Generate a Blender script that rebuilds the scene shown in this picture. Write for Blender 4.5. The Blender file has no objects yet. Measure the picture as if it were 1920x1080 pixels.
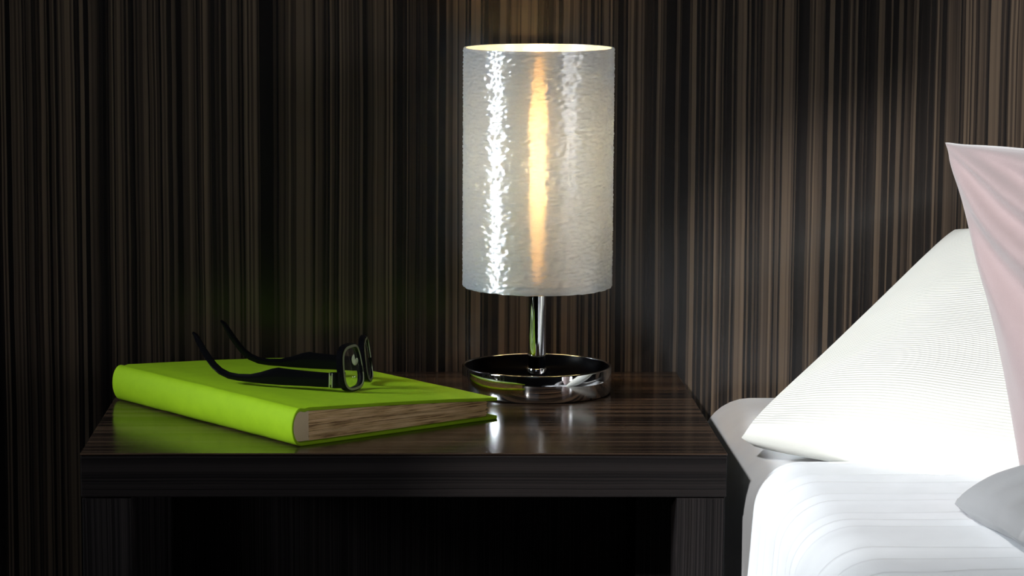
import bpy, bmesh, math, random
from mathutils import Vector, Matrix, noise
random.seed(7)
S = bpy.context.scene
COL = S.collection
PI = math.pi

# ------------------------------------------------------------------ camera, world, lights, exposure
CAM_Y, CAM_Z, PITCH, FPX = -2.4283, 0.9225, 7.463, 5000.0
cd = bpy.data.cameras.new('camera')
cam = bpy.data.objects.new('camera', cd)
COL.objects.link(cam)
cam.location = (0, CAM_Y, CAM_Z)
cam.rotation_euler = (math.radians(90 - PITCH), 0, 0)
cd.sensor_width = 36.0
cd.lens = FPX / 1920 * 36.0
cd.shift_x = (960 - 757) / 1920
cd.clip_start = 0.05
S.camera = cam
S.view_settings.view_transform = 'Standard'
S.view_settings.look = 'None'
S.view_settings.gamma = 1
S.view_settings.use_curve_mapping = False
S.view_settings.exposure = 0.0
S.cycles.sample_clamp_indirect = 40.0

W = bpy.data.worlds.new('world')
S.world = W
W.use_nodes = True
bg = W.node_tree.nodes['Background']
bg.inputs['Color'].default_value = (0.55, 0.65, 0.8, 1)
bg.inputs['Strength'].default_value = 0.30


def area(name, loc, target, size, power, color, spread=180, size_y=None):
    l = bpy.data.lights.new(name, 'AREA')
    l.energy = power
    l.color = color
    l.spread = math.radians(spread)
    l.shape = 'RECTANGLE'
    l.size = size
    l.size_y = size_y or size
    o = bpy.data.objects.new(name, l)
    COL.objects.link(o)
    o.location = loc
    d = Vector(target) - Vector(loc)
    o.rotation_euler = d.to_track_quat('-Z', 'Y').to_euler()
    return o


# low sun through the shaped opening behind the camera, and daylight through the side windows
SUN_AZ, SUN_EL = math.radians(18), math.radians(22)
sl = bpy.data.lights.new('sun', 'SUN')
sl.energy = 2.5
sl.angle = math.radians(1.2)
sl.color = (1.0, 0.985, 0.96)
so = bpy.data.objects.new('sun', sl)
COL.objects.link(so)
SUN_DIR = Vector((math.sin(SUN_AZ) * math.cos(SUN_EL), math.cos(SUN_AZ) * math.cos(SUN_EL), -math.sin(SUN_EL)))
so.rotation_euler = SUN_DIR.to_track_quat('-Z', 'Y').to_euler()
area('window_daylight_left', (-2.58, -0.70, 1.85), (0.30, 0.00, 0.42), 0.90, 4.2, (0.88, 0.95, 1.0), 21, 1.2)
area('window_daylight_right', (3.15, -2.7, 1.35), (-0.30, 0.52, 0.85), 1.3, 0.9, (0.95, 0.97, 1.0), 26, 1.1)


# ------------------------------------------------------------------ helpers
def link(name, me, mat=None, parent=None):
    o = bpy.data.objects.new(name, me)
    COL.objects.link(o)
    if mat:
        me.materials.append(mat)
    if parent:
        o.parent = parent
    return o


def obj(name, bm, mat=None, parent=None, smooth=False, angle=None):
    me = bpy.data.meshes.new(name)
    bmesh.ops.recalc_face_normals(bm, faces=bm.faces[:])
    bm.to_mesh(me)
    bm.free()
    if smooth:
        for p in me.polygons:
            p.use_smooth = True
        if angle:
            me.set_sharp_from_angle(angle=math.radians(angle))
    return link(name, me, mat, parent)


def thing(name, label, cat, loc=(0, 0, 0), rotz=0, group=None):
    o = bpy.data.objects.new(name, None)
    COL.objects.link(o)
    o.location = loc
    o.rotation_euler = (0, 0, rotz)
    o.empty_display_size = 0.05
    o['label'] = label
    o['category'] = cat
    if group:
        o['group'] = group
    return o


def tag(o, label, cat):
    o['label'] = label
    o['category'] = cat
    return o


def add_box(bm, x0, x1, y0, y1, z0, z1, bevel=0.0, seg=2):
    r = bmesh.ops.create_cube(bm, size=1.0)
    vs = r['verts']
    for v in vs:
        v.co = Vector(((x0 + x1) / 2 + v.co.x * (x1 - x0), (y0 + y1) / 2 + v.co.y * (y1 - y0), (z0 + z1) / 2 + v.co.z * (z1 - z0)))
    if bevel:
        es = {e for v in vs for e in v.link_edges}
        bmesh.ops.bevel(bm, geom=list(es), offset=bevel, segments=seg, affect='EDGES', profile=0.5)


def box(*a, **k):
    bm = bmesh.new()
    add_box(bm, *a, **k)
    return bm


def lathe(profile, n=96, closed=False):
    """profile: list of (r, z), spun about z."""
    bm = bmesh.new()
    rings = []
    for r, z in profile:
        if r < 1e-6:
            rings.append([bm.verts.new((0, 0, z))])
        else:
            rings.append([bm.verts.new((r * math.cos(2 * PI * i / n), r * math.sin(2 * PI * i / n), z)) for i in range(n)])
    pairs = list(zip(rings, rings[1:]))
    if closed:
        pairs.append((rings[-1], rings[0]))
    for a, b in pairs:
        for i in range(n):
            j = (i + 1) % n
            if len(a) == 1 and len(b) == 1:
                continue
            if len(a) == 1:
                bm.faces.new((a[0], b[i], b[j]))
            elif len(b) == 1:
                bm.faces.new((a[i], a[j], b[0]))
            else:
                bm.faces.new((a[i], a[j], b[j], b[i]))
    return bm


def loft(sections, caps=True, closed_loop=False):
    """sections: list of equally long loops of points."""
    bm = bmesh.new()
    rs = [[bm.verts.new(p) for p in s] for s in sections]
    n = len(rs[0])
    pr = list(zip(rs, rs[1:]))
    if closed_loop:
        pr.append((rs[-1], rs[0]))
    for a, b in pr:
        for i in range(n):
            j = (i + 1) % n
            bm.faces.new((a[i], a[j], b[j], b[i]))
    if caps and not closed_loop:
        bm.faces.new(rs[0])
        bm.faces.new(rs[-1][::-1])
    return bm


def fb(p, octv=3):
    return noise.fractal(Vector(p), 1.0, 2.0, octv)


# ------------------------------------------------------------------ materials
class NT:
    def __init__(self, name):
        self.m = bpy.data.materials.new(name)
        self.m.use_nodes = True
        self.t = self.m.node_tree
        self.t.nodes.clear()
        self.out = self.n('ShaderNodeOutputMaterial')

    def n(self, typ, **kw):
        nd = self.t.nodes.new(typ)
        for k, v in kw.items():
            if k.startswith('_'):
                setattr(nd, k[1:], v)
            else:
                nd.inputs[k.replace('__', ' ')].default_value = v
        return nd

    def l(self, a, b):
        self.t.links.new(a, b)

    def coords(self, scale, loc=(0, 0, 0), rot=(0, 0, 0), out='Object'):
        tc = self.n('ShaderNodeTexCoord')
        mp = self.n('ShaderNodeMapping')
        mp.inputs['Scale'].default_value = scale
        mp.inputs['Location'].default_value = loc
        mp.inputs['Rotation'].default_value = rot
        self.l(tc.outputs[out], mp.inputs['Vector'])
        return mp.outputs['Vector']

    def noise(self, vec, scale=1.0, detail=3.0, rough=0.5, dist=0.0):
        nd = self.n('ShaderNodeTexNoise', Scale=scale, Detail=detail, Roughness=rough, Distortion=dist)
        self.l(vec, nd.inputs['Vector'])
        return nd.outputs['Fac']

    def ramp(self, fac, stops, interp='LINEAR'):
        r = self.n('ShaderNodeValToRGB')
        r.color_ramp.interpolation = interp
        e = r.color_ramp.elements
        while len(e) < len(stops):
            e.new(0.5)
        for el, (p, c) in zip(e, stops):
            el.position = p
            el.color = (*c, 1) if len(c) == 3 else c
        self.l(fac, r.inputs['Fac'])
        return r.outputs['Color']

    def math(self, op, a, b=None):
        nd = self.n('ShaderNodeMath', _operation=op)
        for i, x in enumerate((a, b)):
            if x is None:
                continue
            if isinstance(x, (int, float)):
                nd.inputs[i].default_value = x
            else:
                self.l(x, nd.inputs[i])
        return nd.outputs[0]

    def mix(self, fac, a, b, mode='MIX'):
        nd = self.n('ShaderNodeMix', _data_type='RGBA', _blend_type=mode)
        for i, x in ((0, fac), (6, a), (7, b)):
            if isinstance(x, (int, float)):
                nd.inputs[i].default_value = x
            elif isinstance(x, tuple):
                nd.inputs[i].default_value = (*x, 1)
            else:
                self.l(x, nd.inputs[i])
        return nd.outputs[2]

    def bump(self, h, strength=0.3, dist=0.001):
        b = self.n('ShaderNodeBump', Strength=strength, Distance=dist)
        self.l(h, b.inputs['Height'])
        return b.outputs['Normal']

    def principled(self, color, rough=0.5, normal=None, **kw):
        p = self.n('ShaderNodeBsdfPrincipled')
        for nm, x in (('Base Color', color), ('Roughness', rough)):
            if isinstance(x, (int, float)):
                p.inputs[nm].default_value = x
            elif isinstance(x, tuple):
                p.inputs[nm].default_value = (*x, 1)
            else:
                self.l(x, p.inputs[nm])
        for k, v in kw.items():
            p.inputs[k.replace('__', ' ')].default_value = v
        if normal:
            self.l(normal, p.inputs['Normal'])
        return p

    def done(self, shader):
        self.l(shader.outputs[0], self.out.inputs['Surface'])
        return self.m


def veneer(name, axis, dark, mid, light, dens=1.0, rough=0.3, spec=0.5, coat=0.0):
    """striped zebrano veneer; the grain runs along `axis`."""
    t = NT(name)

    def sc(across, along):
        v = [across, across, across]
        v['xyz'.index(axis)] = along
        return tuple(v)
    wob = t.noise(t.coords(sc(12, 2.2)), 1, 2)
    wob2 = t.noise(t.coords(sc(90, 14)), 1, 2)
    tc = t.n('ShaderNodeTexCoord')
    sp = t.n('ShaderNodeSeparateXYZ')
    t.l(tc.outputs['Object'], sp.inputs[0])
    across = {'z': ('X', 'Y'), 'x': ('Y', 'Z')}[axis]
    w = t.math('ADD', sp.outputs[across[0]], sp.outputs[across[1]])
    w = t.math('ADD', w, t.math('ADD', t.math('MULTIPLY', wob, 0.0055), t.math('MULTIPLY', wob2, 0.0011)))

    def strips(freq, shift):
        v = t.n('ShaderNodeTexVoronoi', _voronoi_dimensions='1D', Scale=freq * dens, Randomness=1.0)
        t.l(t.math('ADD', w, shift), v.inputs['W'])
        se = t.n('ShaderNodeSeparateColor')
        t.l(v.outputs['Color'], se.inputs[0])
        return se.outputs
    v1, v2, v3 = strips(185, 3.1), strips(470, 7.7), strips(38, 1.3)
    d = t.noise(t.coords(sc(1500, 12.0)), 1, 2)
    f = t.noise(t.coords(sc(60, 1.2)), 1, 2)
    s = t.math('ADD', t.math('MULTIPLY', v1[0], 0.50), t.math('MULTIPLY', v2[0], 0.42))
    s = t.math('ADD', s, t.math('MULTIPLY', t.math('SUBTRACT', v3[0], 0.5), 0.13))
    s = t.math('ADD', s, t.math('MULTIPLY', t.math('SUBTRACT', d, 0.5), 0.16))
    s = t.math('ADD', s, t.math('MULTIPLY', t.math('SUBTRACT', f, 0.5), 0.22))
    col = t.ramp(s, [(0.26, dark), (0.355, tuple(x * 0.7 + y * 0.3 for x, y in zip(dark, mid))), (0.45, mid), (0.70, light)])
    col = t.mix(t.math('MULTIPLY', v1[1], 0.35), col, tuple(x * k for x, k in zip(mid, (0.80, 0.88, 1.0))))
    nrm = t.bump(s, 0.10, 0.0004)
    p = t.principled(col, rough, nrm)
    p.inputs['Specular IOR Level'].default_value = spec
    p.inputs['Coat Weight'].default_value = coat
    p.inputs['Coat Roughness'].default_value = 0.14
    return t.done(p)


M_wall = veneer('zebrano_wall', 'z', (0.007, 0.006, 0.006), (0.040, 0.029, 0.022), (0.125, 0.090, 0.062), 1.0, 0.27, 0.5, 0.22)
M_top = veneer('table_top_wood', 'x', (0.006, 0.004, 0.0035), (0.024, 0.0145, 0.0095), (0.080, 0.048, 0.030), 0.8, 0.17, 0.27)
M_leg = veneer('table_leg_wood', 'z', (0.004, 0.003, 0.003), (0.0105, 0.0085, 0.0083), (0.022, 0.0178, 0.0170), 5.0, 0.45, 0.10)
M_edge = veneer('table_edge_wood', 'x', (0.004, 0.003, 0.003), (0.0080, 0.0064, 0.0062), (0.0155, 0.0122, 0.0116), 4.2, 0.45, 0.10)


def plain(name, col, rough=0.6, metallic=0.0, **kw):
    t = NT(name)
    n_ = t.noise(t.coords((40, 40, 40)), 1, 3)
    c = t.mix(n_, tuple(x * 0.92 for x in col), tuple(min(1, x * 1.06) for x in col))
    return t.done(t.principled(c, rough, None, Metallic=metallic, **kw))


M_paint = plain('wall_paint', (0.16, 0.15, 0.145), 0.9)
M_ceil = plain('ceiling_paint', (0.30, 0.30, 0.29), 0.9)
M_floor = veneer('floor_wood', 'x', (0.012, 0.009, 0.007), (0.03, 0.02, 0.015), (0.06, 0.04, 0.03), 0.6, 0.4)
M_white_frame = plain('window_frame_paint', (0.6, 0.6, 0.6), 0.5)
M_chrome = plain('chrome', (0.86, 0.87, 0.88), 0.04, 1.0)
M_black_gloss = plain('black_gloss', (0.0015, 0.0015, 0.002), 0.3, 0.0, Specular__IOR__Level=0.02)  # dark reflection put into the dish colour; also the foot pad
M_black = plain('black_acetate', (0.003, 0.003, 0.004), 0.26, 0.0, Specular__IOR__Level=0.14)
M_silver = plain('silver_metal', (0.75, 0.75, 0.72), 0.25, 1.0)
M_bedbase = plain('bed_base_fabric', (0.012, 0.012, 0.014), 0.8)


def fabric(name, col, weave=900, strength=0.25, sheen=0.2, rib=None, rough=0.9, var=0.08):
    t = NT(name)
    v = t.coords((1, 1, 1))
    n1 = t.noise(v, weave, 2)
    n2 = t.noise(v, 30, 3)
    c = t.mix(n2, tuple(x * (1 - var) for x in col), tuple(min(1, x * (1 + var * 0.6)) for x in col))
    h = n1
    if rib:
        w = t.n('ShaderNodeTexWave', Scale=rib[0], Distortion=0.6, Detail=1.0)
        w.wave_type = 'BANDS'
        w.bands_direction = rib[1]
        w.inputs['Detail Scale'].default_value = 0.5
        t.l(t.coords((1, 1, 1), out='UV'), w.inputs['Vector'])
        h = t.math('ADD', t.math('MULTIPLY', n1, 0.25), w.outputs['Fac'])
        c = t.mix(w.outputs['Fac'], tuple(x * 0.91 for x in col), c)
    p = t.principled(c, rough, t.bump(h, strength, 0.0012))
    p.inputs['Specular IOR Level'].default_value = 0.2
    p.inputs['Sheen Weight'].default_value = sheen
    return t.done(p)


M_sheet = fabric('white_sheet_cotton', (0.80, 0.81, 0.84), 1500, 0.05)
M_duvet = fabric('white_duvet_cotton', (0.82, 0.835, 0.86), 1500, 0.05)
M_white_cush = fabric('cream_ribbed_cotton', (0.78, 0.77, 0.71), 900, 0.45, 0.2, (38, 'Y'))
M_pink = fabric('dusty_pink_velvet', (0.43, 0.33, 0.33), 800, 0.25, 0.5)
M_grey = fabric('light_grey_cotton', (0.36, 0.36, 0.37), 1200, 0.1)


def book_cloth():
    t = NT('green_book_cloth')
    v = t.coords((1, 1, 1))
    n1 = t.noise(v, 1400, 2)
    n2 = t.noise(v, 60, 4, 0.6)
    c = t.mix(n2, (0.25, 0.45, 0.003), (0.35, 0.58, 0.006))
    p = t.principled(c, 0.75, t.bump(n1, 0.25, 0.0006))
    p.inputs['Specular IOR Level'].default_value = 0.25
    return t.done(p)


def paper():
    t = NT('aged_page_edges')
    a = t.noise(t.coords((10, 10, 900)), 1, 2)
    b = t.noise(t.coords((35, 35, 260)), 1, 3)
    s = t.math('ADD', t.math('MULTIPLY', a, 0.5), t.math('MULTIPLY', b, 0.5))
    c = t.ramp(s, [(0.36, (0.22, 0.115, 0.045)), (0.46, (0.66, 0.43, 0.20)), (0.62, (0.88, 0.64, 0.36))])
    return t.done(t.principled(c, 0.9, t.bump(s, 0.5, 0.001)))


M_book = book_cloth()
M_paper = paper()
M_lining = plain('spine_lining_paper', (0.72, 0.56, 0.35), 0.9)


def lens_glass():
    t = NT('lens_glass')
    g = t.n('ShaderNodeBsdfGlossy', Color=(1, 1, 1, 1), Roughness=0.02)
    tr = t.n('ShaderNodeBsdfTransparent', Color=(0.93, 0.96, 0.94, 1))
    fr = t.n('ShaderNodeFresnel', IOR=1.5)
    mx = t.n('ShaderNodeMixShader')
    t.l(fr.outputs[0], mx.inputs[0])
    t.l(tr.outputs[0], mx.inputs[1])
    t.l(g.outputs[0], mx.inputs[2])
    return t.done(mx)


M_lens = lens_glass()


def rim_mat():
    t = NT('olive_clear_acetate')
    p = t.principled((0.30, 0.31, 0.20), 0.12)
    p.inputs['Transmission Weight'].default_value = 0.35
    p.inputs['IOR'].default_value = 1.45
    return t.done(p)


M_rim = rim_mat()


def shade_mat():
    t = NT('spun_glass_fibre')
    tc = t.n('ShaderNodeTexCoord')
    # fibres wound around the drum: short in height, long around
    sep = t.n('ShaderNodeSeparateXYZ')
    t.l(tc.outputs['Object'], sep.inputs[0])
    ang = t.math('ARCTAN2', sep.outputs['Y'], sep.outputs['X'])
    cmb = t.n('ShaderNodeCombineXYZ')
    t.l(t.math('MULTIPLY', ang, 26.0), cmb.inputs[0])
    t.l(t.math('MULTIPLY', sep.outputs['Z'], 1050.0), cmb.inputs[1])
    fine = t.noise(cmb.outputs[0], 1, 3, 0.6, 0.4)
    cm2 = t.n('ShaderNodeCombineXYZ')
    t.l(t.math('MULTIPLY', ang, 16.0), cm2.inputs[0])
    t.l(t.math('MULTIPLY', sep.outputs['Z'], 480.0), cm2.inputs[1])
    mid = t.noise(cm2.outputs[0], 1, 3, 0.6, 0.8)
    h = t.math('ADD', t.math('MULTIPLY', fine, 0.6), t.math('MULTIPLY', mid, 0.6))
    nrm = t.bump(h, 0.32, 0.0008)
    dif = t.n('ShaderNodeBsdfDiffuse')
    t.l(t.mix(t.math('MULTIPLY', t.math('SUBTRACT', fine, 0.3), 2.2), (0.60, 0.72, 0.84), (0.84, 0.93, 1.0)), dif.inputs['Color'])
    trl = t.n('ShaderNodeBsdfTranslucent', Color=(0.42, 0.56, 1.0, 1))
    glo = t.n('ShaderNodeBsdfAnisotropic', Color=(0.95, 0.97, 1.0, 1), Roughness=0.36, Anisotropy=0.7)
    ref = t.n('ShaderNodeBsdfRefraction', Color=(0.98, 0.96, 0.92, 1), Roughness=0.24, IOR=1.28)
    tg = t.n('ShaderNodeTangent', _direction_type='RADIAL', _axis='Z')
    t.l(tg.outputs[0], glo.inputs['Tangent'])
    for s in (dif, trl, glo, ref):
        t.l(nrm, s.inputs['Normal'])
    m1 = t.n('ShaderNodeMixShader', Fac=0.20)
    t.l(dif.outputs[0], m1.inputs[1])
    t.l(trl.outputs[0], m1.inputs[2])
    m2 = t.n('ShaderNodeMixShader', Fac=0.30)
    t.l(m1.outputs[0], m2.inputs[1])
    t.l(ref.outputs[0], m2.inputs[2])
    m3 = t.n('ShaderNodeMixShader')
    t.l(t.math('ADD', t.math('MULTIPLY', mid, 0.3), 0.32), m3.inputs[0])
    t.l(m2.outputs[0], m3.inputs[1])
    t.l(glo.outputs[0], m3.inputs[2])
    return t.done(m3)


M_shade = shade_mat()


def bulb_mat():
    t = NT('glowing_bulb')
    tc = t.n('ShaderNodeTexCoord')
    sep = t.n('ShaderNodeSeparateXYZ')
    t.l(tc.outputs['Generated'], sep.inputs[0])
    c = t.ramp(sep.outputs['Z'], [(0.0, (1.0, 0.45, 0.07)), (0.5, (1.0, 0.68, 0.28)), (1.0, (1.0, 0.45, 0.07))])
    k = t.ramp(sep.outputs['Z'], [(0.0, (0.10,) * 3), (0.30, (0.30,) * 3), (0.54, (1.0,) * 3), (0.78, (0.35,) * 3), (1.0, (0.12,) * 3)])
    e = t.n('ShaderNodeEmission')
    t.l(c, e.inputs['Color'])
    t.l(t.math('MULTIPLY', k, 165.0), e.inputs['Strength'])
    return t.done(e)


M_bulb = bulb_mat()

# ------------------------------------------------------------------ the room
XL, XR, YF, YB, ZC = -2.6, 3.2, -3.9, 0.52, 3.6


def structure(o):
    o['kind'] = 'structure'
    return o


structure(obj('floor', box(XL - 0.1, XR + 0.1, YF - 0.1, YB + 0.1, -0.1, 0.0), M_floor))
structure(obj('ceiling', box(XL - 0.1, XR + 0.1, YF - 0.1, YB + 0.1, ZC, ZC + 0.1), M_ceil))
structure(obj('wall_back', box(XL - 0.1, XR + 0.1, YB, YB + 0.1, 0.0, ZC), M_wall))


def wall_hole(name, axis, c0, c1, lo, hi, a0, a1, z0, z1):
    """wall slab across `axis` from c0 to c1, running lo..hi, with an opening a0..a1, z0..z1."""
    bm = bmesh.new()
    for l0, l1, q0, q1 in ((lo, a0, 0, ZC), (a1, hi, 0, ZC), (a0, a1, 0, z0), (a0, a1, z1, ZC)):
        if axis == 'x':
            add_box(bm, c0, c1, l0, l1, q0, q1)
        else:
            add_box(bm, l0, l1, c0, c1, q0, q1)
    return structure(obj(name, bm, M_paint))


wall_hole('wall_left', 'x', XL - 0.1, XL, YF, YB, -1.20, -0.20, 1.2, 2.5)
wall_hole('wall_right', 'x', XR, XR + 0.1, YF, YB, -3.4, -2.0, 0.75, 1.95)
# unseen front wall: its opening is shaped to throw the sun patch
DX = -(YB - YF) * math.tan(SUN_AZ)
DZ = (YB - YF) / math.cos(SUN_AZ) * math.tan(SUN_EL)
PATCH_EDGE = [(x + DX, z + DZ) for x, z in ((0.17, 0.03), (0.20, 0.22), (0.29, 0.42), (0.31, 0.60), (0.42, 0.69), (0.585, 0.755), (0.64, 1.10), (1.60, 1.12))]
PATCH_BOTTOM = DZ + 0.03
bm = bmesh.new()


def slab(q):
    f = [bm.verts.new((x, YF, z)) for x, z in q]
    g = [bm.verts.new((x, YF - 0.02, z)) for x, z in q]
    bm.faces.new(f)
    bm.faces.new(g[::-1])
    for i in range(len(q)):
        j = (i + 1) % len(q)
        bm.faces.new((f[i], g[i], g[j], f[j]))


xa, xb = XL - 0.1, XR + 0.1
slab([(xa, 0), (PATCH_EDGE[0][0], 0), (PATCH_EDGE[0][0], ZC), (xa, ZC)])
slab([(PATCH_EDGE[-1][0], 0), (xb, 0), (xb, ZC), (PATCH_EDGE[-1][0], ZC)])
slab([(PATCH_EDGE[0][0], 0), (PATCH_EDGE[-1][0], 0), (PATCH_EDGE[-1][0], PATCH_BOTTOM), (PATCH_EDGE[0][0], PATCH_BOTTOM)])
for p, q in zip(PATCH_EDGE, PATCH_EDGE[1:]):
    slab([p, q, (q[0], ZC), (p[0], ZC)])
structure(obj('wall_front_sun_mask', bm, M_paint))


def window(name, axis, c, a0, a1, z0, z1):
    bm = bmesh.new()
    w = 0.05
    for l0, l1, q0, q1 in ((a0, a0 + w, z0, z1), (a1 - w, a1, z0, z1), (a0, a1, z0, z0 + w), (a0, a1, z1 - w, z1)):
        if axis == 'x':
            add_box(bm, c - 0.03, c + 0.03, l0, l1, q0, q1, 0.004, 1)
        else:
            add_box(bm, l0, l1, c - 0.03, c + 0.03, q0, q1, 0.004, 1)
    return structure(obj(name, bm, M_white_frame))


window('window_1', 'x', XL - 0.05, -1.20, -0.20, 1.2, 2.5)
window('window_2', 'x', XR + 0.05, -3.4, -2.0, 0.75, 1.95)

# ------------------------------------------------------------------ bedside table
TT = 0.45
tb = thing('bedside_table', 'dark brown wooden bedside table with thick top and square legs', 'table', (0, 0.235, 0))
obj('tabletop', box(-0.30, 0.30, -0.235, 0.235, TT - 0.0025, TT, 0.0009, 2), M_top, tb)
obj('tabletop_edge', box(-0.2995, 0.2995, -0.2345, 0.2345, TT - 0.0415, TT - 0.0026, 0.0008, 2), M_edge, tb)
for sx in (-1, 1):
    for sy in (-1, 1):
        cx, cy = sx * (0.2985 - 0.0227), sy * (0.2335 - 0.0227)
        obj('leg', box(cx - 0.0227, cx + 0.0227, cy - 0.0227, cy + 0.0227, 0.0, TT - 0.0425, 0.0010, 2), M_leg, tb)

obj('added_dark_panel', box(-0.252, 0.252, 0.218, 0.230, 0.06, TT - 0.0420), M_leg, tb)  # invented panel, keeps the space under the table dark

# ------------------------------------------------------------------ lamp
lamp = thing('table_lamp', 'glowing table lamp with white spun-fibre drum shade and chrome base', 'lamp', (0.1397, 0.339, TT))
R = 0.0783
# dish-shaped chrome base: outer wall, rim, hollow inside coloured black as a dark reflection
obj('base', lathe([(0.0, 0.0006), (R - 0.004, 0.0006), (R - 0.0008, 0.0012), (R, 0.003), (R, 0.0278), (R - 0.0004, 0.0287), (R - 0.0012, 0.0291),
                   (R - 0.0022, 0.0288), (R - 0.0026, 0.0280)], 160), M_chrome, lamp, True, 50)
obj('base_dish', lathe([(R - 0.0026, 0.0280), (R - 0.006, 0.0180), (R - 0.014, 0.0120), (R - 0.030, 0.0100), (0.010, 0.0095), (0.0, 0.0095)], 128), M_black_gloss, lamp, True)
obj('foot_pad', lathe([(0, 0), (R - 0.003, 0), (R - 0.003, 0.0006), (0, 0.0006)], 96), M_black_gloss, lamp)
obj('pole', lathe([(0.0, 0.0095), (0.0093, 0.0095), (0.0093, 0.116), (0.0, 0.116)], 64), M_chrome, lamp, True, 40)
obj('collar', lathe([(0.0093, 0.0100), (0.0104, 0.0100), (0.0106, 0.0105), (0.0106, 0.0250), (0.0102, 0.0256), (0.0093, 0.0256)], 64), M_chrome, lamp, True, 40)
obj('socket', lathe([(0.0093, 0.1035), (0.0120, 0.1035), (0.0125, 0.1045), (0.0125, 0.1150), (0.0100, 0.1170), (0, 0.1170)], 48), M_white_frame, lamp, True, 40)


def make_shade():
    z0, z1, r = 0.1125, 0.3610, 0.0780
    n, m = 220, 230
    bm = bmesh.new()
    rings = []
    tilt = math.radians(0.8)
    for k in range(m + 1):
        z = z0 + (z1 - z0) * k / m
        ring = []
        edge = 0.0
        for i in range(n):
            a = 2 * PI * i / n
            ca, sa = math.cos(a), math.sin(a)
            d = 0.0010 * noise.noise(Vector((ca * 16, sa * 16, z * 620))) + 0.0004 * noise.noise(Vector((ca * 22, sa * 22, z * 300)))
            zz = z
            if k == 0:
                zz += 0.0007 * noise.noise(Vector((ca * 9, sa * 9, 3)))
            if k == 0 or k == m:
                d -= 0.0004
            rr = r + d
            ring.append(bm.verts.new((rr * ca, rr * sa - (zz - z0 - 0.12) * 0.0, zz)))
        rings.append(ring)
    ri = r - 0.0026
    inner = []
    for z in (z1 - 0.0002, z0 + 0.0002):
        inner.append([bm.verts.new((ri * math.cos(2 * PI * i / n), ri * math.sin(2 * PI * i / n), z)) for i in range(n)])
    allr = rings + inner
    for a, b in zip(allr, allr[1:] + [allr[0]]):
        for i in range(n):
            j = (i + 1) % n
            bm.faces.new((a[i], a[j], b[j], b[i]))
    zc = (z0 + z1) / 2
    bmesh.ops.rotate(bm, verts=bm.verts[:], cent=(0, 0, zc), matrix=Matrix.Rotation(tilt, 3, 'X'))
    return bm


sh = obj('lamp_shade', make_shade(), M_shade, lamp, True, 60)
obj('bulb', lathe([(0, 0.117), (0.0036, 0.117), (0.0045, 0.122), (0.0062, 0.150), (0.0078, 0.200), (0.0086, 0.245), (0.0078, 0.295), (0.0058, 0.340), (0.0034, 0.354), (0, 0.3565)], 40), M_bulb, lamp, True)
obj('bulb_light_stop', lathe([(0.0100, 0.1125), (0.0600, 0.1125), (0.0610, 0.1130), (0.0600, 0.1137), (0.0100, 0.1137)], 64), M_white_frame, lamp, True, 40)  # added disc inside the shade, blocks bulb light from the base dish
# shade carrier: ring and three spokes under the top rim
bm = lathe([(0.0738, 0.1180), (0.0746, 0.1180), (0.0746, 0.1195), (0.0738, 0.1195)], 64, True)
for k in range(3):
    a = PI / 2 + 2 * PI * k / 3
    r_ = bmesh.ops.create_cone(bm, cap_ends=True, segments=8, radius1=0.0009, radius2=0.0009, depth=0.059)
    mt = Matrix.Translation((0.0455 * math.cos(a), 0.0455 * math.sin(a), 0.1188)) @ Matrix.Rotation(a, 4, 'Z') @ Matrix.Rotation(PI / 2, 4, 'Y')
    bmesh.ops.transform(bm, verts=r_['verts'], matrix=mt)
obj('shade_carrier', bm, M_silver, lamp, True, 40)

# ------------------------------------------------------------------ book
BA = math.radians(37.3)
book = thing('book', 'thick green clothbound book with yellowed pages lying on the table', 'book', (-0.101, 0.031, TT), BA)
BU, BL = 0.244, 0.324          # width (spine to fore-edge) and length (along spine); local x, local y
T0, T1 = 0.0365, 0.0215        # thickness at spine and at fore-edge
CV = 0.0034                    # board thickness


def top_z(u):
    k = min(1, max(0, u / BU))
    return T0 + (T1 - T0) * k + 0.0012 * math.sin(PI * k)


def case():
    """case binding: one cross-section of boards and rounded spine lofted along the length."""
    outer, inner = [], []
    # bottom board outer from fore-edge to spine
    for k in range(9):
        u = BU - (BU - 0.006) * k / 8
        outer.append((u, 0.0))
    # rounded spine
    for k in range(1, 12):
        a = -PI / 2 - PI * k / 12
        outer.append((0.006 + 0.0105 * math.cos(a), T0 / 2 + T0 / 2 * math.sin(a)))
    outer.append((0.006, T0 - 0.0001))
    outer.append((0.0105, T0 - 0.0012))       # joint groove
    outer.append((0.0145, T0 - 0.0004))
    for k in range(1, 9):
        u = 0.0145 + (BU - 0.0145) * k / 8
        outer.append((u, top_z(u)))
    n = len(outer)
    # inward offset
    for i, (u, z) in enumerate(outer):
        if i < 9:
            inner.append((u if i else u, CV))
        elif i < 20:
            a = -PI / 2 - PI * (i - 8) / 12
            inner.append((0.006 + (0.0105 - 0.0022) * math.cos(a), T0 / 2 + (T0 / 2 - CV) * math.sin(a)))
        else:
            inner.append((u, z - CV))
    loop = outer + inner[::-1]
    secs = []
    m = 24
    for k in range(m + 1):
        y = BL * k / m
        s = []
        e = min(k, m - k)
        for i, (u, z) in enumerate(loop):
            w = 0.0004 * noise.noise(Vector((u * 30, y * 25, z * 40)))
            s.append((u + w, y, max(z + w * 0.6, 0.0) if z > 0.0005 else 0.0))
        secs.append(s)
    return loft(secs)


ob = obj('cover', case(), M_book, book, True, 40)
bv = ob.modifiers.new('bevel', 'BEVEL')
bv.width = 0.0009
bv.segments = 2
bv.limit_method = 'ANGLE'
bv.angle_limit = math.radians(50)


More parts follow.
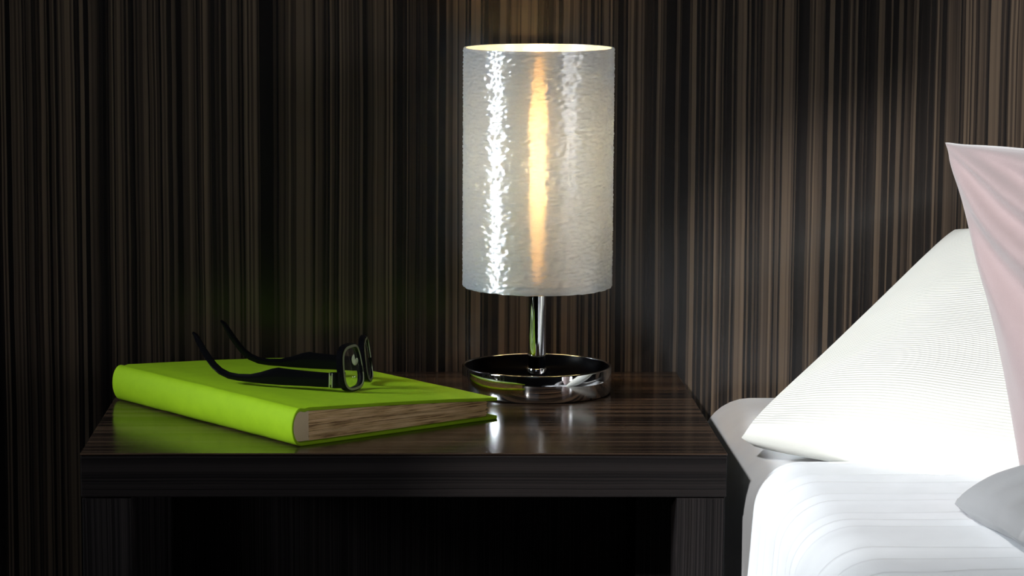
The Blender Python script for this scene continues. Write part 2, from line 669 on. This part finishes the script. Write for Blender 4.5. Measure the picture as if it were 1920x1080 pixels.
def pages():
    """page block built as separate gatherings, each a thin wavy sheet with its own edge."""
    bm = bmesh.new()
    nl = 26
    u0, u1 = 0.0175, BU - 0.010
    y0, y1 = 0.0045, BL - 0.0045
    for L in range(nl):
        f0, f1 = L / nl, (L + 0.93) / nl
        jit = random.uniform(-0.0006, 0.0009)
        jr = random.uniform(-0.0014, 0.0016)
        secs = []
        nu = 22
        for k in range(nu + 1):
            u = u0 + (u1 + jr - u0) * k / nu
            zb, zt = CV + 0.0001, top_z(u) - CV - 0.0002
            wv = 0.035 * noise.noise(Vector((u * 18, L * 0.33, 2.0))) * math.sin(PI * min(1, f0 + 0.02))
            a = zb + (zt - zb) * min(1, max(0, f0 + wv))
            b = zb + (zt - zb) * min(1, max(0, f1 + wv))
            yy = y0 + jit + 0.0006 * noise.noise(Vector((u * 40, L * 2.1, 0)))
            secs.append([(u, yy, a), (u, y1 + jit, a), (u, y1 + jit, b), (u, yy, b)])
        sub = loft(secs)
        me = bpy.data.meshes.new('tmp')
        sub.to_mesh(me)
        sub.free()
        bm.from_mesh(me)
        bpy.data.meshes.remove(me)
    return bm


obj('pages', pages(), M_paper, book)
# cream spine lining seen at the open end of the spine
bm = bmesh.new()
secs = []
for y in (0.0042, BL - 0.0042):
    s = []
    for k in range(0, 13):
        a = -PI / 2 - PI * k / 12
        s.append((0.0062 + 0.0078 * math.cos(a), y, T0 / 2 + (T0 / 2 - CV - 0.0004) * math.sin(a)))
    s.append((0.0176, y, T0 - CV - 0.0012))
    s.append((0.0176, y, CV + 0.0004))
    secs.append(s)
bm = loft(secs)
obj('spine_lining', bm, M_lining, book)

# ------------------------------------------------------------------ eyeglasses, lying upside down on the book
GA = math.radians(-13)
gx, gy = -0.0425, 0.203


def book_z(x, y):
    dx, dy = x + 0.101, y - 0.031
    u = dx * math.cos(BA) + dy * math.sin(BA)
    return TT + top_z(u)


gl = thing('eyeglasses', 'black-framed eyeglasses lying upside down on the green book', 'glasses', (gx, gy, book_z(gx, gy) + 0.0006), GA)
gl.rotation_euler = (-0.018, 0.014, GA)      # lies on the sloping cover
# local +x: the way the lenses face; local y: across the face (-y nearest the camera)
LW, LH, PITCHL = 0.0225, 0.0195, 0.0315


def lens_outline(n=40):
    """rounded rectangle, wider at the bottom of this upside-down pair (the brow side)."""
    pts = []
    for i in range(n):
        a = 2 * PI * i / n
        c, s = math.cos(a), math.sin(a)
        e = 3.4
        y = math.copysign(abs(c) ** (2 / e), c) * LW
        z = math.copysign(abs(s) ** (2 / e), s) * LH
        y *= 1.0 - 0.10 * (z / LH)
        pts.append((y, z))
    return pts


def wrap(y):                       # face-form curve of the front
    return -2.3 * y * y


ZC0 = LH + 0.0040
LEAN = -0.16


def front_pt(y, z, x):
    return Vector((x + wrap(y) + LEAN * (z), y, z + ZC0))


def ring(cy, grow0, grow1, x0, x1):
    secs = []
    for (y, z) in lens_outline(48):
        nrm = Vector((y / LW ** 1.0, z / LH)).normalized()
        def P(g, x):
            return front_pt(cy + y + nrm.x * g, z + nrm.y * g, x)
        secs.append([P(grow0, x0), P(grow1, x0 + 0.0003), P(grow1, x1 - 0.0003), P(grow0, x1)])
    return loft(secs, closed_loop=True)


for sgn in (-1, 1):
    fr = obj('rim', ring(sgn * PITCHL, 0.0004, 0.0036, -0.0036, 0.0022), M_black, gl, True, 35)
    obj('rim_face', ring(sgn * PITCHL, 0.0000, 0.0024, 0.0022, 0.0031), M_rim, fr, True, 35)['label'] = 'olive translucent front of the rim'
    bm = bmesh.new()
    pts = lens_outline(40)
    c0 = bm.verts.new(front_pt(sgn * PITCHL, 0, 0.0016))
    prev = None
    loops = []
    for s in (0.35, 0.7, 1.0):
        loops.append([bm.verts.new(front_pt(sgn * PITCHL + y * s, z * s, 0.0016 - 0.0010 * s * s)) for y, z in pts])
    for i in range(40):
        j = (i + 1) % 40
        bm.faces.new((c0, loops[0][i], loops[0][j]))
        for a, b in zip(loops, loops[1:]):
            bm.faces.new((a[i], a[j], b[j], b[i]))
    obj('lens', bm, M_lens, gl, True)
# bridge
secs = []
for k in range(9):
    t_ = k / 8
    y = -0.0095 + 0.019 * t_
    z = -0.004 - 0.0035 * math.sin(PI * t_)
    secs.append([front_pt(y, z - 0.003, -0.0014), front_pt(y, z + 0.003, -0.0014), front_pt(y, z + 0.003, 0.0026), front_pt(y, z - 0.003, 0.0026)])
obj('bridge', loft(secs), M_black, gl, True, 40)
# nose pads
for sgn in (-1, 1):
    bm = bmesh.new()
    r_ = bmesh.ops.create_uvsphere(bm, u_segments=14, v_segments=8, radius=1)
    bmesh.ops.scale(bm, vec=(0.0040, 0.0012, 0.0058), verts=r_['verts'])
    bmesh.ops.rotate(bm, verts=r_['verts'], matrix=Matrix.Rotation(sgn * 0.35, 3, 'Z'))
    bmesh.ops.translate(bm, vec=front_pt(sgn * 0.0078, 0.004, -0.0042), verts=r_['verts'])
    obj('nose_pad', bm, M_rim, gl, True)
# end pieces, hinges and temples
for sgn in (-1, 1):
    ye = sgn * (PITCHL + LW + 0.0045)
    zt0 = -0.0100 + ZC0          # temple centre height: low, brow side down
    xh = wrap(ye) - 0.006
    secs = []
    for k in range(6):
        t_ = k / 5
        y = sgn * (PITCHL + LW - 0.001) + (ye - sgn * (PITCHL + LW - 0.001)) * math.sin(t_ * PI / 2)
        x = (wrap(y) + 0.0015) * (1 - t_) + (xh - 0.001) * t_
        hh = 0.0078
        hx = 0.0022
        secs.append([(x - hx, y - sgn * 0.0004, zt0 - hh), (x + hx, y + sgn * 0.0012, zt0 - hh), (x + hx, y + sgn * 0.0012, zt0 + hh), (x - hx, y - sgn * 0.0004, zt0 + hh)])
    obj('end_piece', loft(secs), M_black, gl, True, 40)
    hb = bmesh.new()
    for dx in (-0.0012, -0.0040):
        add_box(hb, xh + dx - 0.0006, xh + dx + 0.0006, ye - 0.0016, ye + 0.0016, zt0 - 0.0072, zt0 + 0.0072, 0.0003, 1)
    add_box(hb, xh - 0.0042, xh - 0.0010, ye - sgn * 0.0002 - 0.0010, ye - sgn * 0.0002 + 0.0010, zt0 - 0.0045, zt0 + 0.0045)
    obj('hinge', hb, M_silver, gl)
    # temple: side profile (distance back, centre height, half height)
    prof = [(0.0045, 0.0, 0.0072), (0.012, 0.0000, 0.0073), (0.030, 0.0004, 0.0076), (0.048, 0.0008, 0.0082), (0.056, 0.0012, 0.0086), (0.062, 0.0005, 0.0078),
            (0.074, -0.0014, 0.0056), (0.085, -0.0024, 0.0040), (0.098, -0.0024, 0.0034), (0.108, -0.0012, 0.0033), (0.117, 0.0024, 0.0034),
            (0.124, 0.0078, 0.0034), (0.130, 0.0148, 0.0033), (0.136, 0.0230, 0.0031), (0.1415, 0.0315, 0.0028), (0.1445, 0.0365, 0.0022), (0.1475, 0.0392, 0.0010)]
    cen = [Vector((xh - d, 0, zt0 + c)) for d, c, h in prof]
    secs = []
    for k, (d, c, h) in enumerate(prof):
        tg = (cen[min(k + 1, len(cen) - 1)] - cen[max(k - 1, 0)]).normalized()
        up = Vector((tg.z, 0, -tg.x)) if tg.x < 0 else Vector((-tg.z, 0, tg.x))
        if up.z < 0:
            up = -up
        inward = -sgn * 0.010 * max(0, (d - 0.06) / 0.085) ** 1.5
        yy = ye + inward
        w = 0.0017
        ck = cen[k]
        s = []
        for q in range(8):
            a = 2 * PI * q / 8 + PI / 8
            sy = max(-1, min(1, math.cos(a) * 1.25))
            sz = max(-1, min(1, math.sin(a) * 1.25))
            s.append((ck.x + up.x * h * sz, yy + w * sy, ck.z + up.z * h * sz))
        secs.append(s)
    obj('temple', loft(secs), M_black, gl, True, 50)

# ------------------------------------------------------------------ bed
bed = thing('bed', 'bed with white fitted sheet standing to the right of the table', 'bed', (0.85, -0.55, 0))
bx0, bx1, by0, by1 = 0.326 - 0.85, 0.60, -1.45 + 0.0, 1.062


def mattress():
    bm = bmesh.new()
    add_box(bm, bx0, bx1, by0, by1, 0.16, 0.422)
    es = [e for e in bm.edges]
    bmesh.ops.bevel(bm, geom=es, offset=0.055, segments=8, affect='EDGES', profile=0.5)
    return bm


obj('mattress', mattress(), M_sheet, bed, True, 60)
obj('bed_base', box(bx0 + 0.03, bx1 - 0.03, by0 + 0.02, by1 - 0.02, 0.07, 0.165, 0.008), M_bedbase, bed)
for sx in (bx0 + 0.09, bx1 - 0.09):
    for sy in (by0 + 0.1, by1 - 0.1):
        obj('leg', box(sx - 0.03, sx + 0.03, sy - 0.03, sy + 0.03, 0, 0.072, 0.004), M_bedbase, bed)


def duvet():
    """duvet lying across the bed, pleated crosswise, hanging over the left side."""
    x_edge, z_top, rad = 0.330, 0.436, 0.042
    prof = [(x_edge - 0.018, 0.17), (x_edge - 0.016, 0.22), (x_edge - 0.012, 0.28), (x_edge - 0.006, 0.32), (x_edge - 0.003, 0.35), (x_edge, z_top - rad)]
    for k in range(1, 11):
        a = PI - (PI / 2) * k / 10
        prof.append((x_edge + rad + rad * math.cos(a), z_top - rad + rad * math.sin(a)))
    x = x_edge + rad
    while x < 1.36:
        x += 0.03
        prof.append((x, z_top))
    y_far, y_near = 0.036, -1.5
    ys = []
    y = y_far
    while y > -0.75:
        ys.append(y)
        y -= 0.0035
    while y > y_near:
        ys.append(y)
        y -= 0.03
    bm = bmesh.new()
    rows = []
    for iy, y in enumerate(ys):
        d = y_far - y
        row = []
        for ix, (px, pz) in enumerate(prof):
            # arc parameter across the bed: negative on the hanging side
            a = px - x_edge if pz > z_top - rad else -(z_top - rad - pz)
            wob = 0.018 * noise.noise(Vector((a * 3.0, 1.7, d * 2.0))) + 0.05 * max(0, a) * 0.3
            ph = (d + wob) / 0.043 + 0.8 * noise.noise(Vector((d * 14, 5.0, a * 0.8)))
            f = ph - math.floor(ph)
            ridge = (1 - f) ** 1.6 if f > 0.12 else (f / 0.12) * 0.9
            amp = 0.0080 * (0.65 + 0.5 * noise.noise(Vector((d * 9, 0, 1.0))))
            h = amp * ridge + 0.0025 * noise.noise(Vector((px * 7, y * 9, pz * 7)))
            # normal of the profile
            p0, p1 = prof[max(ix - 1, 0)], prof[min(ix + 1, len(prof) - 1)]
            tx, tz = p1[0] - p0[0], p1[1] - p0[1]
            ln = math.hypot(tx, tz)
            nx, nz = -tz / ln, tx / ln
            if d < 0.012:                       # rolled far edge
                k = d / 0.012
                h -= 0.014 * (1 - math.sqrt(max(0, 1 - (1 - k) ** 2)))
            # the duvet is a bit fuller towards the foot end
            full = 0.006 * min(1, d / 0.3)
            row.append(bm.verts.new((px + nx * (h + full), y + 0.006 * noise.noise(Vector((px * 4, 3.0, pz * 4))), pz + nz * (h + full))))
        rows.append(row)
    for a, b in zip(rows, rows[1:]):
        for i in range(len(a) - 1):
            bm.faces.new((a[i], a[i + 1], b[i + 1], b[i]))
    return bm


dv = obj('duvet', duvet(), M_duvet, None, True)
md = dv.modifiers.new('solid', 'SOLIDIFY')
md.thickness = 0.010
md.offset = -1
tag(dv, 'white pleated duvet spread over the bed and hanging over its near left edge', 'duvet')


# ------------------------------------------------------------------ cushions
def pillow(name, mat, bl, br, tr, tl, thick, edge=0.010, n=56, pinch=0.05, wrinkles=None, seed=0.0, bulge=0.5):
    """cushion between four corner points; both faces belly out, the sides draw in a little between the corners."""
    bl, br, tr, tl = map(Vector, (bl, br, tr, tl))
    nrm = (br - bl).cross(tl - bl).normalized()      # towards the face the photograph shows
    bm = bmesh.new()
    uvs = {}
    faces = []

    def P(s, t, side):
        # draw the middle of each side inwards
        ss = s * (1 - pinch * (1 - t * t))
        tt = t * (1 - pinch * (1 - s * s))
        u, v = (ss + 1) / 2, (tt + 1) / 2
        p = bl * (1 - u) * (1 - v) + br * u * (1 - v) + tr * u * v + tl * (1 - u) * v
        k = max(0, (1 - s ** 4) * (1 - t ** 4)) ** bulge
        h = edge * 0.5 * max(0.0, 1 - 0.25 * (abs(s) * abs(t)) ** 10) + (thick / 2 - edge / 2) * k
        w = 0.0
        if wrinkles:
            w = wrinkles(s, t, seed) * min(1, 6 * (1 - max(abs(s), abs(t))) + 0.15)
        return p + nrm * side * (h + w)
    grid = {}
    for side in (1, -1):
        for i in range(n + 1):
            for j in range(n + 1):
                s, t = -1 + 2 * i / n, -1 + 2 * j / n
                # cluster the rows towards the rim
                s = math.sin(s * PI / 2) * 0.75 + s * 0.25
                t = math.sin(t * PI / 2) * 0.75 + t * 0.25
                v = bm.verts.new(P(s, t, side))
                grid[side, i, j] = v
                uvs[v] = ((s + 1) / 2, (t + 1) / 2)
    for side in (1, -1):
        for i in range(n):
            for j in range(n):
                q = [grid[side, i, j], grid[side, i + 1, j], grid[side, i + 1, j + 1], grid[side, i, j + 1]]
                bm.faces.new(q if side > 0 else q[::-1])
    rim = [(i, 0) for i in range(n)] + [(n, j) for j in range(n)] + [(i, n) for i in range(n, 0, -1)] + [(0, j) for j in range(n, 0, -1)]
    # rounded rim: one extra loop pushed outwards
    cen = (bl + br + tr + tl) / 4
    mids = []
    for (i, j) in rim:
        a, b = grid[1, i, j].co, grid[-1, i, j].co
        m = (a + b) / 2
        d = (m - cen)
        d -= nrm * d.dot(nrm)
        v = bm.verts.new(m + d.normalized() * (a - b).length * 0.45)
        uvs[v] = uvs[grid[1, i, j]]
        mids.append(v)
    for k in range(len(rim)):
        q = (k + 1) % len(rim)
        a0, a1 = grid[(1,) + rim[k]], grid[(1,) + rim[q]]
        b0, b1 = grid[(-1,) + rim[k]], grid[(-1,) + rim[q]]
        bm.faces.new((a0, mids[k], mids[q], a1))
        bm.faces.new((mids[k], b0, b1, mids[q]))
    ul = bm.loops.layers.uv.new('UVMap')
    for f in bm.faces:
        for l in f.loops:
            l[ul].uv = uvs[l.vert]
    o = obj(name, bm, mat, None, True)
    return o


def w_soft(s, t, sd):
    return 0.007 * fb((s * 1.3 + sd, t * 1.3, 0.4), 2)


def w_pink(s, t, sd):
    # folds fanning out of the top left corner
    dx, dy = s + 1.15, 1.15 - t
    r = math.hypot(dx, dy)
    a = math.atan2(dy, dx)
    f = math.sin(a * 19 + 2.2 * fb((s, t, 2.0), 2) + 1.2 * r)
    return 0.0120 * f * min(1, r * 1.1) * max(0.15, 1.25 - 0.45 * r)


wp = pillow('pillow', M_white_cush, (0.335, 0.095, 0.449), (0.72, -0.215, 0.441), (0.98, 0.08, 0.605), (0.592, 0.410, 0.602), 0.10, 0.034, 64, 0.01, w_soft, 3.0, 0.8)
tag(wp, 'large white ribbed pillow leaning on the bed behind the pink cushion', 'pillow')
pk = pillow('cushion', M_pink, (0.538, -0.165, 0.452), (0.84, -0.42, 0.452), (0.78, -0.30, 0.752), (0.4865, -0.050, 0.7397), 0.12, 0.012, 72, 0.055, w_pink, 1.0)
tag(pk, 'dusty pink velvet cushion standing upright in front of the white pillow', 'cushion')
gr = pillow('cushion', M_grey, (0.474, -0.43, 0.468), (0.82, -0.64, 0.560), (0.78, -0.45, 0.590), (0.462, -0.25, 0.456), 0.06, 0.012, 40, 0.02, w_soft, 7.0)
tag(gr, 'light grey cushion lying in the front right corner on the duvet', 'cushion')
